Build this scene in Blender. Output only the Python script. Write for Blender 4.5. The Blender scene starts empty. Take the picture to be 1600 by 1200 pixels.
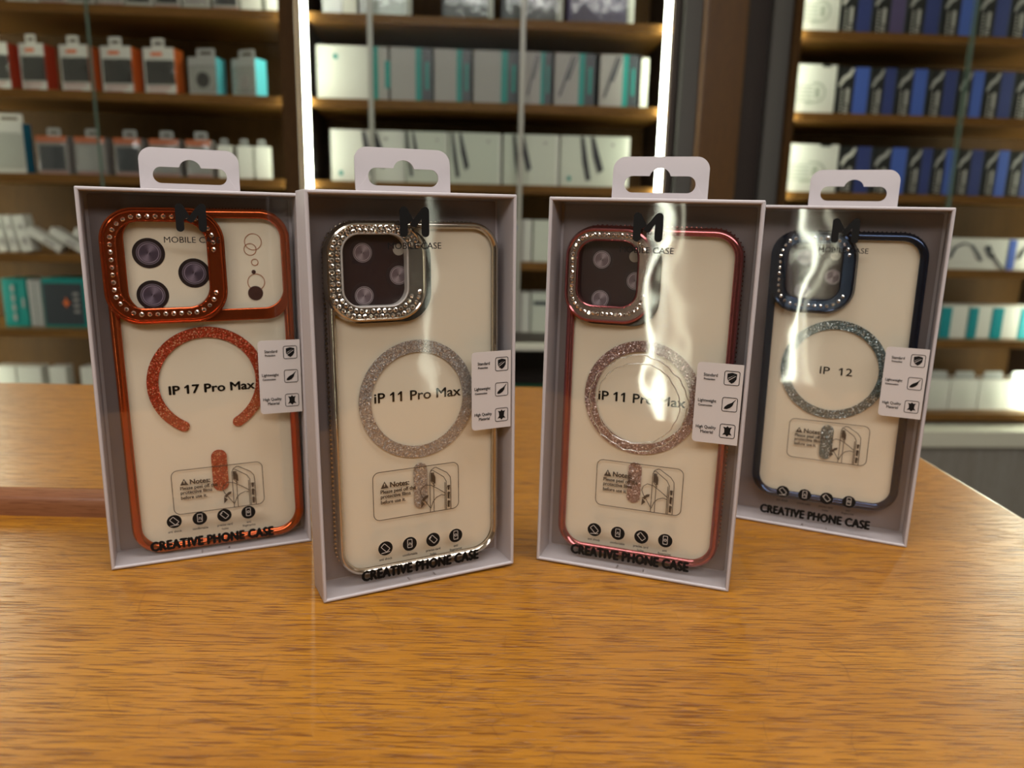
import bpy, bmesh, math, random
from mathutils import Matrix, Vector
random.seed(7)
SC = bpy.context.scene
COL = SC.collection
PI = math.pi

# ------------------------------------------------------------------ camera, world, lights, exposure
PSI = 0.05958                      # how far the cabinet wall is turned from the counter
F, PITCH, ROLL, CAM_H = 1178.52, 0.217385, 0.021232, 0.188812
cd = bpy.data.cameras.new('camera'); cam = bpy.data.objects.new('camera', cd); COL.objects.link(cam)
cd.sensor_fit = 'HORIZONTAL'; cd.sensor_width = 36.0; cd.lens = 36.0 * F / 1600.0
_fw = Vector((0, math.cos(PITCH), -math.sin(PITCH))); _rt = Vector((1, 0, 0)); _up = _rt.cross(_fw)
_r = _rt * math.cos(ROLL) + _up * math.sin(ROLL); _u = -_rt * math.sin(ROLL) + _up * math.cos(ROLL)
cam.matrix_world = Matrix(((_r.x, _u.x, -_fw.x, 0), (_r.y, _u.y, -_fw.y, 0), (_r.z, _u.z, -_fw.z, CAM_H), (0, 0, 0, 1)))
cd.clip_start = 0.01
cd.dof.use_dof = True; cd.dof.focus_distance = 0.365; cd.dof.aperture_fstop = cd.lens / 3.3
SC.camera = cam

w = bpy.data.worlds.new('shop_air'); SC.world = w; w.use_nodes = True
w.node_tree.nodes['Background'].inputs[0].default_value = (0.9, 0.92, 1.0, 1)
w.node_tree.nodes['Background'].inputs[1].default_value = 0.03

def area(name, loc, sx, sy, power, color, target):
    l = bpy.data.lights.new(name, 'AREA'); l.shape = 'RECTANGLE'; l.size = sx; l.size_y = sy
    l.energy = power; l.color = color
    o = bpy.data.objects.new(name, l); COL.objects.link(o); o.location = loc
    o.rotation_euler = (Vector(target) - Vector(loc)).to_track_quat('-Z', 'Y').to_euler()
    return o
area('ceiling_panel_light', (0.05, 0.10, 1.57), 1.5, 0.40, 25, (1.0, 0.95, 0.93), (0.05, 0.12, 0))
area('ceiling_panel_light', (0.0, -1.50, 1.57), 3.0, 0.9, 62, (1.0, 0.94, 0.90), (0.0, -0.9, 0))

SC.view_settings.view_transform = 'Standard'; SC.view_settings.look = 'None'
SC.view_settings.gamma = 1; SC.view_settings.use_curve_mapping = False
SC.view_settings.exposure = 0.0
cy = SC.cycles
cy.use_denoising = True; cy.transparent_max_bounces = 24; cy.max_bounces = 8; cy.glossy_bounces = 4
cy.caustics_reflective = False; cy.caustics_refractive = False; cy.sample_clamp_indirect = 4.0

LED_POWER = 26.0

# ------------------------------------------------------------------ materials
def mat(name, color, rough=0.5, metal=0.0, **kw):
    m = bpy.data.materials.new(name); m.use_nodes = True
    b = m.node_tree.nodes['Principled BSDF']
    b.inputs['Base Color'].default_value = (*color, 1); b.inputs['Roughness'].default_value = rough
    b.inputs['Metallic'].default_value = metal
    for k, v in kw.items(): b.inputs[k].default_value = v
    return m
def nodes(m): return m.node_tree.nodes, m.node_tree.links, m.node_tree.nodes['Principled BSDF']
def emit(name, color, strength):
    m = bpy.data.materials.new(name); m.use_nodes = True; n = m.node_tree.nodes; n.clear()
    e = n.new('ShaderNodeEmission'); e.inputs[0].default_value = (*color, 1); e.inputs[1].default_value = strength
    o = n.new('ShaderNodeOutputMaterial'); m.node_tree.links.new(e.outputs[0], o.inputs[0]); return m
def wood(name, dark, light, along='X', rough=0.4, fine=1.0, bump=0.0, pore=0.5):
    m = mat(name, light, rough); n, l, b = nodes(m)
    tc = n.new('ShaderNodeTexCoord')
    def streak(sa, sb, detail, lo, hi):
        mp = n.new('ShaderNodeMapping'); s = {'X': (sa, sb, sb), 'Y': (sb, sa, sb), 'Z': (sb, sb, sa)}[along]
        mp.inputs['Scale'].default_value = s; l.new(tc.outputs['Object'], mp.inputs['Vector'])
        t = n.new('ShaderNodeTexNoise'); t.inputs['Scale'].default_value = 1.0; t.inputs['Detail'].default_value = detail
        t.inputs['Distortion'].default_value = 0.6
        l.new(mp.outputs[0], t.inputs['Vector'])
        r = n.new('ShaderNodeMapRange'); r.inputs[1].default_value = lo; r.inputs[2].default_value = hi
        l.new(t.outputs['Fac'], r.inputs[0]); return r.outputs[0]
    a = streak(7 * fine, 150 * fine, 4, 0.3, 0.7); p = streak(48 * fine, 1050 * fine, 3, 0.54, 0.63); c = streak(3 * fine, 30 * fine, 3, 0.3, 0.7); h = streak(45 * fine, 2400 * fine, 2, 0.50, 0.66)
    mx = n.new('ShaderNodeMixRGB'); mx.inputs[1].default_value = (*light, 1); mx.inputs[2].default_value = tuple(0.72 * x + 0.28 * y for x, y in zip(light, dark)) + (1,)
    l.new(a, mx.inputs[0])
    m2 = n.new('ShaderNodeMixRGB'); m2.blend_type = 'MULTIPLY'; l.new(mx.outputs[0], m2.inputs[1])
    m2.inputs[2].default_value = (0.86, 0.82, 0.78, 1); l.new(c, m2.inputs[0])
    pm = n.new('ShaderNodeMath'); pm.operation = 'MULTIPLY'; pm.inputs[1].default_value = pore; mxp = n.new('ShaderNodeMath'); mxp.operation = 'MULTIPLY_ADD'; mxp.use_clamp = True; mxp.inputs[1].default_value = 0.55; l.new(h, mxp.inputs[0]); l.new(p, mxp.inputs[2]); l.new(mxp.outputs[0], pm.inputs[0])
    m3 = n.new('ShaderNodeMixRGB'); l.new(pm.outputs[0], m3.inputs[0]); l.new(m2.outputs[0], m3.inputs[1]); m3.inputs[2].default_value = (*dark, 1)
    l.new(m3.outputs[0], b.inputs['Base Color'])
    if bump:
        bp = n.new('ShaderNodeBump'); bp.inputs['Strength'].default_value = 1.0; bp.inputs['Distance'].default_value = bump; bp.invert = True
        l.new(p, bp.inputs['Height']); l.new(bp.outputs[0], b.inputs['Normal'])
    return m
def clear(name, tint=(1, 1, 1), rough=0.03, boost=1.0, ior=1.45, wave=0.0, scale=20.0, milk=0.0):
    """clear plastic or glass sheet: straight-through transparency with a Fresnel reflection"""
    m = bpy.data.materials.new(name); m.use_nodes = True; n, l = m.node_tree.nodes, m.node_tree.links; n.clear()
    o = n.new('ShaderNodeOutputMaterial'); mx = n.new('ShaderNodeMixShader'); t = n.new('ShaderNodeBsdfTransparent'); g = n.new('ShaderNodeBsdfGlossy')
    t.inputs[0].default_value = (*tint, 1); g.inputs['Roughness'].default_value = rough
    f0 = ((ior - 1) / (ior + 1)) ** 2                    # Schlick reflectance, the same from both faces of the thin sheet
    ge = n.new('ShaderNodeNewGeometry'); dt = n.new('ShaderNodeVectorMath'); dt.operation = 'DOT_PRODUCT'
    l.new(ge.outputs['Normal'], dt.inputs[0]); l.new(ge.outputs['Incoming'], dt.inputs[1])
    def op(kind, *q):
        k = n.new('ShaderNodeMath'); k.operation = kind; k.use_clamp = kind == 'MULTIPLY_ADD'
        for i, x in enumerate(q):
            if isinstance(x, (int, float)): k.inputs[i].default_value = x
            else: l.new(x, k.inputs[i])
        return k
    ab = op('ABSOLUTE', dt.outputs['Value']); om = op('SUBTRACT', 1.0, ab.outputs[0]); p5 = op('POWER', om.outputs[0], 5.0)
    k = op('MULTIPLY_ADD', p5.outputs[0], (1 - f0) * boost * 0.6, f0 * boost)
    l.new(k.outputs[0], mx.inputs[0]); l.new(t.outputs[0], mx.inputs[1]); l.new(g.outputs[0], mx.inputs[2])
    out = mx
    if milk:
        d = n.new('ShaderNodeBsdfDiffuse'); d.inputs[0].default_value = (0.8, 0.8, 0.78, 1)
        m2 = n.new('ShaderNodeMixShader'); m2.inputs[0].default_value = milk
        l.new(mx.outputs[0], m2.inputs[1]); l.new(d.outputs[0], m2.inputs[2]); out = m2
    l.new(out.outputs[0], o.inputs[0])
    if wave:
        tc = n.new('ShaderNodeTexCoord'); nz = n.new('ShaderNodeTexNoise'); nz.inputs['Scale'].default_value = scale; nz.inputs['Detail'].default_value = 1.5
        oi = n.new('ShaderNodeObjectInfo'); sh = n.new('ShaderNodeVectorMath'); sh.operation = 'MULTIPLY_ADD'; sh.inputs[1].default_value = (9, 7, 5)
        l.new(oi.outputs['Random'], sh.inputs[0]); l.new(tc.outputs['Object'], sh.inputs[2]); l.new(sh.outputs[0], nz.inputs['Vector'])
        bp = n.new('ShaderNodeBump'); bp.inputs['Distance'].default_value = wave; bp.inputs['Strength'].default_value = 1.0
        l.new(nz.outputs['Fac'], bp.inputs['Height']); l.new(bp.outputs[0], g.inputs['Normal'])
    return m
def glitter(name, color, spark):
    m = mat(name, color, 0.32, 0.55); n, l, b = nodes(m)
    tc = n.new('ShaderNodeTexCoord'); v = n.new('ShaderNodeTexVoronoi'); v.inputs['Scale'].default_value = 1900
    l.new(tc.outputs['Object'], v.inputs['Vector'])
    sp = n.new('ShaderNodeSeparateColor'); l.new(v.outputs['Color'], sp.inputs[0])
    r = n.new('ShaderNodeValToRGB'); e = r.color_ramp.elements
    e[0].position = 0.0; e[0].color = tuple(0.7 * c for c in color) + (1,); e[1].position = 0.86; e[1].color = tuple(min(1, 1.35 * c) for c in color) + (1,)
    x = e.new(0.93); x.color = (*spark, 1)
    l.new(sp.outputs[0], r.inputs[0]); l.new(r.outputs[0], b.inputs['Base Color'])
    s = n.new('ShaderNodeVectorMath'); s.operation = 'SUBTRACT'; s.inputs[1].default_value = (0.5, 0.5, 0.5); l.new(v.outputs['Color'], s.inputs[0])
    q = n.new('ShaderNodeVectorMath'); q.operation = 'SCALE'; q.inputs['Scale'].default_value = 0.65; l.new(s.outputs[0], q.inputs[0])
    g = n.new('ShaderNodeNewGeometry'); a = n.new('ShaderNodeVectorMath'); a.operation = 'ADD'; l.new(q.outputs[0], a.inputs[0]); l.new(g.outputs['Normal'], a.inputs[1])
    z = n.new('ShaderNodeVectorMath'); z.operation = 'NORMALIZE'; l.new(a.outputs[0], z.inputs[0]); l.new(z.outputs[0], b.inputs['Normal'])
    return m
def lens_print(name, rim, glass, bright, dia):
    """printed camera lens: concentric rings with a two-lobed sheen, drawn round the disc's own centre"""
    m = mat(name, rim, 0.35); n, l, b = nodes(m)
    tc = n.new('ShaderNodeTexCoord'); sp = n.new('ShaderNodeSeparateXYZ'); mp = n.new('ShaderNodeVectorMath'); mp.operation = 'SCALE'; mp.inputs['Scale'].default_value = 1 / dia
    l.new(tc.outputs['Object'], mp.inputs[0]); l.new(mp.outputs[0], sp.inputs[0])
    x, z = sp.outputs['X'], sp.outputs['Z']
    def op(kind, a, c=None, val=None):
        k = n.new('ShaderNodeMath'); k.operation = kind; l.new(a, k.inputs[0])
        if c is not None: l.new(c, k.inputs[1])
        elif val is not None: k.inputs[1].default_value = val
        return k.outputs[0]
    rad = op('SQRT', op('ADD', op('MULTIPLY', x, x), op('MULTIPLY', z, z)))
    r = n.new('ShaderNodeValToRGB'); e = r.color_ramp.elements
    stops = [(0, bright), (0.025, tuple(0.3 * c for c in glass)), (0.06, glass), (0.29, glass), (0.31, bright), (0.335, rim), (0.37, tuple(0.6 * c for c in bright)), (0.39, rim), (1, rim)]
    e[0].position, e[0].color = stops[0][0], (*stops[0][1], 1); e[1].position, e[1].color = 1, (*rim, 1)
    for p, c in stops[1:-1]:
        y = e.new(p); y.color = (*c, 1)
    l.new(rad, r.inputs[0])
    ang = n.new('ShaderNodeMath'); ang.operation = 'ARCTAN2'; l.new(z, ang.inputs[0]); l.new(x, ang.inputs[1])
    lobe = op('POWER', op('ABSOLUTE', op('COSINE', op('ADD', ang.outputs[0], val=-1.1))), val=5)
    inside = n.new('ShaderNodeMath'); inside.operation = 'LESS_THAN'; inside.inputs[1].default_value = 0.28; l.new(rad, inside.inputs[0])
    fac = op('MULTIPLY', lobe, inside.outputs[0])
    mx = n.new('ShaderNodeMixRGB'); l.new(op('MULTIPLY', fac, val=0.55), mx.inputs[0]); l.new(r.outputs[0], mx.inputs[1]); mx.inputs[2].default_value = (*bright, 1)
    l.new(mx.outputs[0], b.inputs['Base Color']); return m

M = {}
M['counter'] = wood('oak_counter', (0.155, 0.044, 0.002), (0.45, 0.192, 0.015), 'X', 0.34, 1.0, 0.0003, 0.85)
def scratches(m):
    n, l, b = nodes(m); src = b.inputs['Base Color'].links[0].from_socket
    tc = n.new('ShaderNodeTexCoord'); nz = n.new('ShaderNodeTexNoise'); nz.inputs['Scale'].default_value = 14; l.new(tc.outputs['Object'], nz.inputs['Vector'])
    ad = n.new('ShaderNodeVectorMath'); ad.operation = 'MULTIPLY_ADD'; ad.inputs[1].default_value = (0.05, 0.05, 0); l.new(nz.outputs['Color'], ad.inputs[0]); l.new(tc.outputs['Object'], ad.inputs[2])
    v = n.new('ShaderNodeTexVoronoi'); v.feature = 'DISTANCE_TO_EDGE'; v.inputs['Scale'].default_value = 38; l.new(ad.outputs[0], v.inputs['Vector'])
    r = n.new('ShaderNodeMapRange'); r.inputs[1].default_value = 0.0; r.inputs[2].default_value = 0.012; r.inputs[3].default_value = 0.38; r.inputs[4].default_value = 0.0; l.new(v.outputs['Distance'], r.inputs[0])
    q = n.new('ShaderNodeTexNoise'); q.inputs['Scale'].default_value = 25; l.new(tc.outputs['Object'], q.inputs['Vector'])
    g = n.new('ShaderNodeMapRange'); g.inputs[1].default_value = 0.48; g.inputs[2].default_value = 0.60; l.new(q.outputs['Fac'], g.inputs[0])
    k = n.new('ShaderNodeMath'); k.operation = 'MULTIPLY'; l.new(r.outputs[0], k.inputs[0]); l.new(g.outputs[0], k.inputs[1])
    mx = n.new('ShaderNodeMixRGB'); l.new(k.outputs[0], mx.inputs[0]); l.new(src, mx.inputs[1]); mx.inputs[2].default_value = (0.10, 0.028, 0.002, 1); l.new(mx.outputs[0], b.inputs['Base Color'])
scratches(M['counter'])
M['flap_edge'] = wood('oak_edge', (0.10, 0.03, 0.01), (0.30, 0.13, 0.06), 'X', 0.3, 1.0)
M['shelf'] = wood('shelf_wood', (0.08, 0.036, 0.008), (0.24, 0.12, 0.034), 'X', 0.35, 0.5)
M['panel'] = wood('cabinet_wood', (0.022, 0.010, 0.003), (0.085, 0.042, 0.012), 'Z', 0.6, 0.5)
M['panel'].node_tree.nodes['Principled BSDF'].inputs['Specular IOR Level'].default_value = 0.12
M['shelf'].node_tree.nodes['Principled BSDF'].inputs['Specular IOR Level'].default_value = 0.10
M['pillar'] = wood('pillar_wood', (0.035, 0.014, 0.002), (0.14, 0.062, 0.010), 'Z', 0.4, 0.5)
M['darkwood'] = mat('dark_wood', (0.020, 0.010, 0.006), 0.5)
M['greytrim'] = mat('grey_trim', (0.095, 0.092, 0.085), 0.5)
M['laminate'] = wood('grey_laminate', (0.15, 0.14, 0.125), (0.30, 0.29, 0.265), 'Z', 0.55, 0.6)
M['ledge'] = mat('pale_ledge', (0.62, 0.62, 0.52), 0.5)
M['led'] = emit('led_light', (0.96, 1.0, 0.78), LED_POWER)
M['wall'] = mat('wall_paint', (0.55, 0.50, 0.45), 0.8)
M['ceil'] = mat('ceiling_paint', (0.75, 0.73, 0.70), 0.9)
M['floor'] = mat('floor_tile', (0.30, 0.27, 0.24), 0.4)
M['glass'] = clear('cabinet_glass', (0.98, 0.99, 0.985), 0.01, 0.012, 1.5)
M['glassedge'] = mat('glass_edge', (0.10, 0.15, 0.12), 0.2)
M['glasspale'] = mat('pale_glass_edge', (0.42, 0.43, 0.36), 0.3)
M['card'] = mat('white_card', (0.49, 0.455, 0.465), 0.55)
M['backing'] = mat('grey_card', (0.24, 0.20, 0.195), 0.6)
M['cream'] = mat('cream_card', (0.88, 0.81, 0.65), 0.5)
M['film'] = clear('window_film', (1, 1, 1), 0.035, 1.3, 1.5, 0.0011, 17)
M['clearplate'] = clear('clear_case', (1.0, 0.995, 0.985), 0.06, 0.9, 1.45)
M['ink'] = mat('black_ink', (0.006, 0.006, 0.006), 0.5, 0, **{'Specular IOR Level': 0.2})
M['ink2'] = mat('dark_grey_ink', (0.035, 0.028, 0.022), 0.5)
M['iconwhite'] = mat('icon_white', (0.55, 0.5, 0.45), 0.5)
M['sticker'] = mat('white_sticker', (0.57, 0.53, 0.51), 0.4)
M['lens'] = lens_print('lens_print', (0.012, 0.008, 0.012), (0.060, 0.045, 0.075), (0.36, 0.30, 0.40), 0.0154)
M['lens2'] = lens_print('lens_print_dark', (0.030, 0.018, 0.022), (0.16, 0.12, 0.14), (0.55, 0.48, 0.52), 0.012)
M['camprint'] = mat('camera_print', (0.030, 0.014, 0.016), 0.4)
M['flash'] = mat('flash_print', (0.38, 0.35, 0.30), 0.5)
M['gem'] = mat('clear_gem', (0.90, 0.86, 0.80), 0.04, 0.95)
M['lip'] = mat('lens_lip', (0.55, 0.52, 0.48), 0.3)
M['shadowline'] = mat('seam_grey', (0.18, 0.15, 0.17), 0.7)

# ------------------------------------------------------------------ geometry helpers
def link(name, me, m=None, parent=None, loc=None):
    o = bpy.data.objects.new(name, me); COL.objects.link(o)
    if m is not None:
        me.materials.clear(); me.materials.append(M[m] if isinstance(m, str) else m)
    if parent is not None: o.parent = parent
    if loc is not None: o.location = loc
    return o
def bm_mesh(name, bm, smooth=False):
    me = bpy.data.meshes.new(name); bmesh.ops.recalc_face_normals(bm, faces=bm.faces); bm.to_mesh(me); bm.free()
    if smooth:
        for p in me.polygons: p.use_smooth = True
        try: me.set_sharp_from_angle(angle=0.6)
        except Exception: pass
    return me
def add_box(bm, x0, x1, y0, y1, z0, z1, bev=0.0):
    b2 = bmesh.new(); bmesh.ops.create_cube(b2, size=1)
    for v in b2.verts: v.co = ((x0 + x1) / 2 + v.co.x * (x1 - x0), (y0 + y1) / 2 + v.co.y * (y1 - y0), (z0 + z1) / 2 + v.co.z * (z1 - z0))
    if bev: bmesh.ops.bevel(b2, geom=b2.edges[:], offset=bev, segments=2, affect='EDGES', profile=0.6)
    t = bpy.data.meshes.new('t'); b2.to_mesh(t); b2.free(); bm.from_mesh(t); bpy.data.meshes.remove(t)
def box(name, x0, x1, y0, y1, z0, z1, m, parent=None, bev=0.0):
    bm = bmesh.new(); add_box(bm, x0, x1, y0, y1, z0, z1, bev)
    return link(name, bm_mesh(name, bm), m, parent)
def rrect(x0, x1, z0, z1, r, seg=8, corners=(1, 1, 1, 1)):
    """rounded rectangle, counter-clockwise from bottom-left; corners = bl, br, tr, tl"""
    pts = []
    for (cx, cz, a0), on in zip(((x0 + r, z0 + r, PI), (x1 - r, z0 + r, 1.5 * PI), (x1 - r, z1 - r, 0), (x0 + r, z1 - r, 0.5 * PI)), corners):
        if on:
            for k in range(seg + 1):
                a = a0 + k * PI / 2 / seg; pts.append((cx + r * math.cos(a), cz + r * math.sin(a)))
        else:
            a = a0 + PI / 4; pts.append((cx + r * (1 if math.cos(a) > 0 else -1), cz + r * (1 if math.sin(a) > 0 else -1)))
    return pts
def circle(cx, cz, r, n=40): return [(cx + r * math.cos(2 * PI * k / n), cz + r * math.sin(2 * PI * k / n)) for k in range(n)]
def stroke(pts, wd, closed=False):
    """outline(s) of a line of width wd along pts"""
    n = len(pts); L, R = [], []
    for i, p in enumerate(pts):
        a = pts[i - 1] if (i > 0 or closed) else pts[i]; b = pts[(i + 1) % n] if (i < n - 1 or closed) else pts[i]
        dx, dz = b[0] - a[0], b[1] - a[1]; d = math.hypot(dx, dz) or 1; nx, nz = -dz / d * wd / 2, dx / d * wd / 2
        L.append((p[0] + nx, p[1] + nz)); R.append((p[0] - nx, p[1] - nz))
    return [L, R[::-1]] if closed else [L + R[::-1]]
def _eval(cu):
    o = bpy.data.objects.new('tmp', cu); COL.objects.link(o)
    dg = bpy.context.evaluated_depsgraph_get(); me = bpy.data.meshes.new_from_object(o.evaluated_get(dg))
    bpy.data.objects.remove(o); bpy.data.curves.remove(cu); return me
def flat(name, loops, y0, y1, bev=0.0):
    """solid plate in the x-z plane between y0 and y1 with the outline(s) loops (even-odd holes)"""
    cu = bpy.data.curves.new(name, 'CURVE'); cu.dimensions = '2D'; cu.fill_mode = 'BOTH'
    cu.extrude = max(0.0, (y1 - y0) / 2 - bev); cu.bevel_depth = bev; cu.bevel_resolution = 2; cu.offset = -bev
    for pts in loops:
        s = cu.splines.new('POLY'); s.points.add(len(pts) - 1); s.use_cyclic_u = True
        for p, q in zip(s.points, pts): p.co = (q[0], q[1], 0, 1)
    me = _eval(cu); yc = (y0 + y1) / 2
    for v in me.vertices: v.co = (v.co.x, yc - v.co.z, v.co.y)
    return me
def text_mesh(body, y, width=None, size=0.004, bold=0.0, cx=0.0, cz=0.0, thick=0.00012, xs=None, left=None, spacing=1.0):
    cu = bpy.data.curves.new('text', 'FONT'); cu.body = body; cu.size = size; cu.extrude = thick / 2; cu.space_character = spacing
    cu.resolution_u = 3
    me = _eval(cu)
    ones = [i for i, ch in enumerate(body) if ch == '1']
    if ones:                                      # the lettering's 1 carries a flag at its top
        fl = []
        for i in ones:
            c2 = bpy.data.curves.new('text', 'FONT'); c2.body = body[:i + 1]; c2.size = size; c2.space_character = spacing
            m2 = _eval(c2); xr = max(v.co.x for v in m2.vertices); zt = max(v.co.y for v in m2.vertices if v.co.x > xr - 0.02 * size); bpy.data.meshes.remove(m2)
            bm = bmesh.new(); st = 0.085 * size
            bm.faces.new([bm.verts.new((px_, pz_, thick / 2)) for px_, pz_ in ((xr - st, zt), (xr - st, zt - 0.13 * size), (xr - st - 0.16 * size, zt - 0.235 * size), (xr - st - 0.16 * size, zt - 0.14 * size))])
            q = bpy.data.meshes.new('flag'); bm.to_mesh(q); bm.free(); fl.append(q)
        me = join('text', [me] + fl)
    x = [v.co.x for v in me.vertices]; zz = [v.co.y for v in me.vertices]
    x0, x1, z0, z1 = min(x), max(x), min(zz), max(zz); s = (width / (x1 - x0)) if width else (xs or 1.0)
    for v in me.vertices:
        px = (v.co.x - x0) * s + left if left is not None else (v.co.x - (x0 + x1) / 2) * s + cx
        v.co = (px, y - v.co.z, v.co.y - (z0 + z1) / 2 + cz)
    if bold:                                      # heavier strokes
        ms = []
        for dx, dz in ((-1, 0), (1, 0), (0, 0.7), (0, -0.7), (0.5, 0.4), (-0.5, -0.4)):
            q = me.copy()
            for v in q.vertices: v.co.x += dx * bold; v.co.z += dz * bold
            ms.append(q)
        me = join('text', [me] + ms)
    return me
def join(name, meshes):
    bm = bmesh.new()
    for me in meshes:
        bm.from_mesh(me); bpy.data.meshes.remove(me)
    me = bpy.data.meshes.new(name); bm.to_mesh(me); bm.free(); return me
def sweep(name, path, prof, smooth=True):
    """closed profile (outward, y) carried round a closed counter-clockwise path in x-z"""
    bm = bmesh.new(); n = len(path); rings = []
    for i, p in enumerate(path):
        a, b = path[i - 1], path[(i + 1) % n]; dx, dz = b[0] - a[0], b[1] - a[1]; d = math.hypot(dx, dz); nx, nz = dz / d, -dx / d
        rings.append([bm.verts.new((p[0] + nx * o, y, p[1] + nz * o)) for o, y in prof])
    k = len(prof)
    for i in range(n):
        A, B = rings[i], rings[(i + 1) % n]
        for j in range(k): bm.faces.new((A[j], A[(j + 1) % k], B[(j + 1) % k], B[j]))
    return bm_mesh(name, bm, smooth)
def resample(pts, step):
    out = []; acc = 0.0; n = len(pts); seg = [(pts[i], pts[(i + 1) % n]) for i in range(n)]
    total = sum(math.dist(a, b) for a, b in seg); cnt = max(3, round(total / step)); step = total / cnt; nxt = 0.0
    for a, b in seg:
        L = math.dist(a, b)
        while nxt < acc + L - 1e-9 and len(out) < cnt:
            t = (nxt - acc) / L; out.append((a[0] + (b[0] - a[0]) * t, a[1] + (b[1] - a[1]) * t)); nxt += step
        acc += L
    return out
def thing(name, label, cat, matrix=None, group=None, kind=None):
    o = bpy.data.objects.new(name, None); COL.objects.link(o); o.empty_display_size = 0.02
    if matrix is not None: o.matrix_world = matrix
    o['label'] = label; o['category'] = cat
    if group: o['group'] = group
    if kind: o['kind'] = kind
    return o
def tag(o, label, cat, group=None):
    o['label'] = label; o['category'] = cat
    if group: o['group'] = group
    return o
def struct(o): o['kind'] = 'structure'; return o

BG = Matrix.Translation((0, 2.4, 0)) @ Matrix.Rotation(PSI, 4, 'Z') @ Matrix.Translation((-2.4 * math.sin(PSI), 0, 0))     # cabinet wall: x along it, y into it
def bg(o): o.matrix_world = BG @ o.matrix_world; return o

# ------------------------------------------------------------------ room
for nm, a in (('floor', (-3.2, 3.2, -4.6, 0.6, -1.02, -1.0)), ('ceiling', (-3.2, 3.2, -4.6, 0.6, 1.62, 1.66)),
              ('wall_back', (-3.2, 3.2, 0.50, 0.56, -1.0, 1.62)), ('wall_left', (-3.26, -3.2, -4.6, 0.56, -1.0, 1.62)), ('wall_right', (3.2, 3.26, -4.6, 0.56, -1.0, 1.62))):
    bg(struct(box(nm, *a, {'floor': 'floor', 'ceiling': 'ceil'}.get(nm, 'wall'))))
wf = bg(struct(box('wall_front', -3.2, 3.2, -4.66, -4.6, -1.0, 1.62, 'panel')))
M['led_main'] = emit('wall_led_light', (0.96, 1.0, 0.80), 17.0); M['led_dim'] = emit('dim_led_light', (0.95, 1.0, 0.80), 3.0); M['led_mid'] = emit('soft_led_light', (1.0, 0.97, 0.72), 4.0)
for x, m_, hw in ((-1.34, 'led_main', 0.010), (-1.26, 'led_mid', 0.012), (2.35, 'led_dim', 0.02)):   # lit cabinet edges in the wall across the shop
    box('led_strip', x - hw, x + hw, -4.6, -4.58, -0.85, 0.75, m_, wf)
# boards and grey strips between the middle and right cabinets
bg(struct(box('trim_1', 0.690, 0.818, -0.03, 0.02, -1.0, 1.62, 'pillar', None, 0.006)))
bg(struct(box('trim_2', 0.818, 0.905, 0.03, 0.06, -1.0, 1.62, 'darkwood')))
bg(struct(box('trim_3', 0.634, 0.690, 0.00, 0.05, -1.0, 1.62, 'greytrim')))
bg(struct(box('trim_4', 0.905, 0.968, 0.00, 0.05, -1.0, 1.62, 'greytrim')))

# ------------------------------------------------------------------ counter
def counter():
    t = thing('shop_counter', 'wooden shop counter with fine oak grain that the four boxed phone cases stand on', 'counter', Matrix.Translation((0, 0, 0)))
    bm = bmesh.new(); out = [(-1.5, 0.04), (0.345, 0.04), (0.345, 0.844), (-0.2, 0.844), (-0.2, 0.735), (-1.5, 0.735)]
    vs = [bm.verts.new((x, y, -0.035)) for x, y in out]; f = bm.faces.new(vs); r = bmesh.ops.extrude_face_region(bm, geom=[f])
    for e in r['geom']:
        if isinstance(e, bmesh.types.BMVert): e.co.z = 0.0
    bmesh.ops.bevel(bm, geom=[e for e in bm.edges if all(v.co.z > -0.001 for v in e.verts)], offset=0.004, segments=3, affect='EDGES', profile=0.5)
    link('countertop', bm_mesh('countertop', bm), 'counter', t)
    box('counter_base', -1.48, 0.335, 0.08, 0.72, -1.0, -0.035, 'panel', t)
    f = thing('counter_flap', 'raised wooden counter flap with a rounded front edge behind the orange phone case box', 'counter flap', Matrix.Translation((-0.8, 0.442, 0)))
    bm = bmesh.new(); add_box(bm, -0.7, 0.62, 0.008, 0.296, 0, 0.016)
    link('flap_board', bm_mesh('flap_board', bm), 'counter', f)
    bm = bmesh.new(); prof = [(0.008, 0.0), (0.0, 0.0), (0.0, 0.007)] + [(0.009 - 0.009 * math.cos(a), 0.007 + 0.009 * math.sin(a)) for a in (0.4, 0.8, 1.2, 1.5708)]
    A = [bm.verts.new((-0.7, y, z)) for y, z in prof]; B = [bm.verts.new((0.62, y, z)) for y, z in prof]
    for i in range(len(prof)): bm.faces.new((A[i], A[(i + 1) % len(prof)], B[(i + 1) % len(prof)], B[i]))
    bm.faces.new(A); bm.faces.new(B[::-1]); link('edge_moulding', bm_mesh('edge_moulding', bm, True), 'flap_edge', f)
counter()

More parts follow.
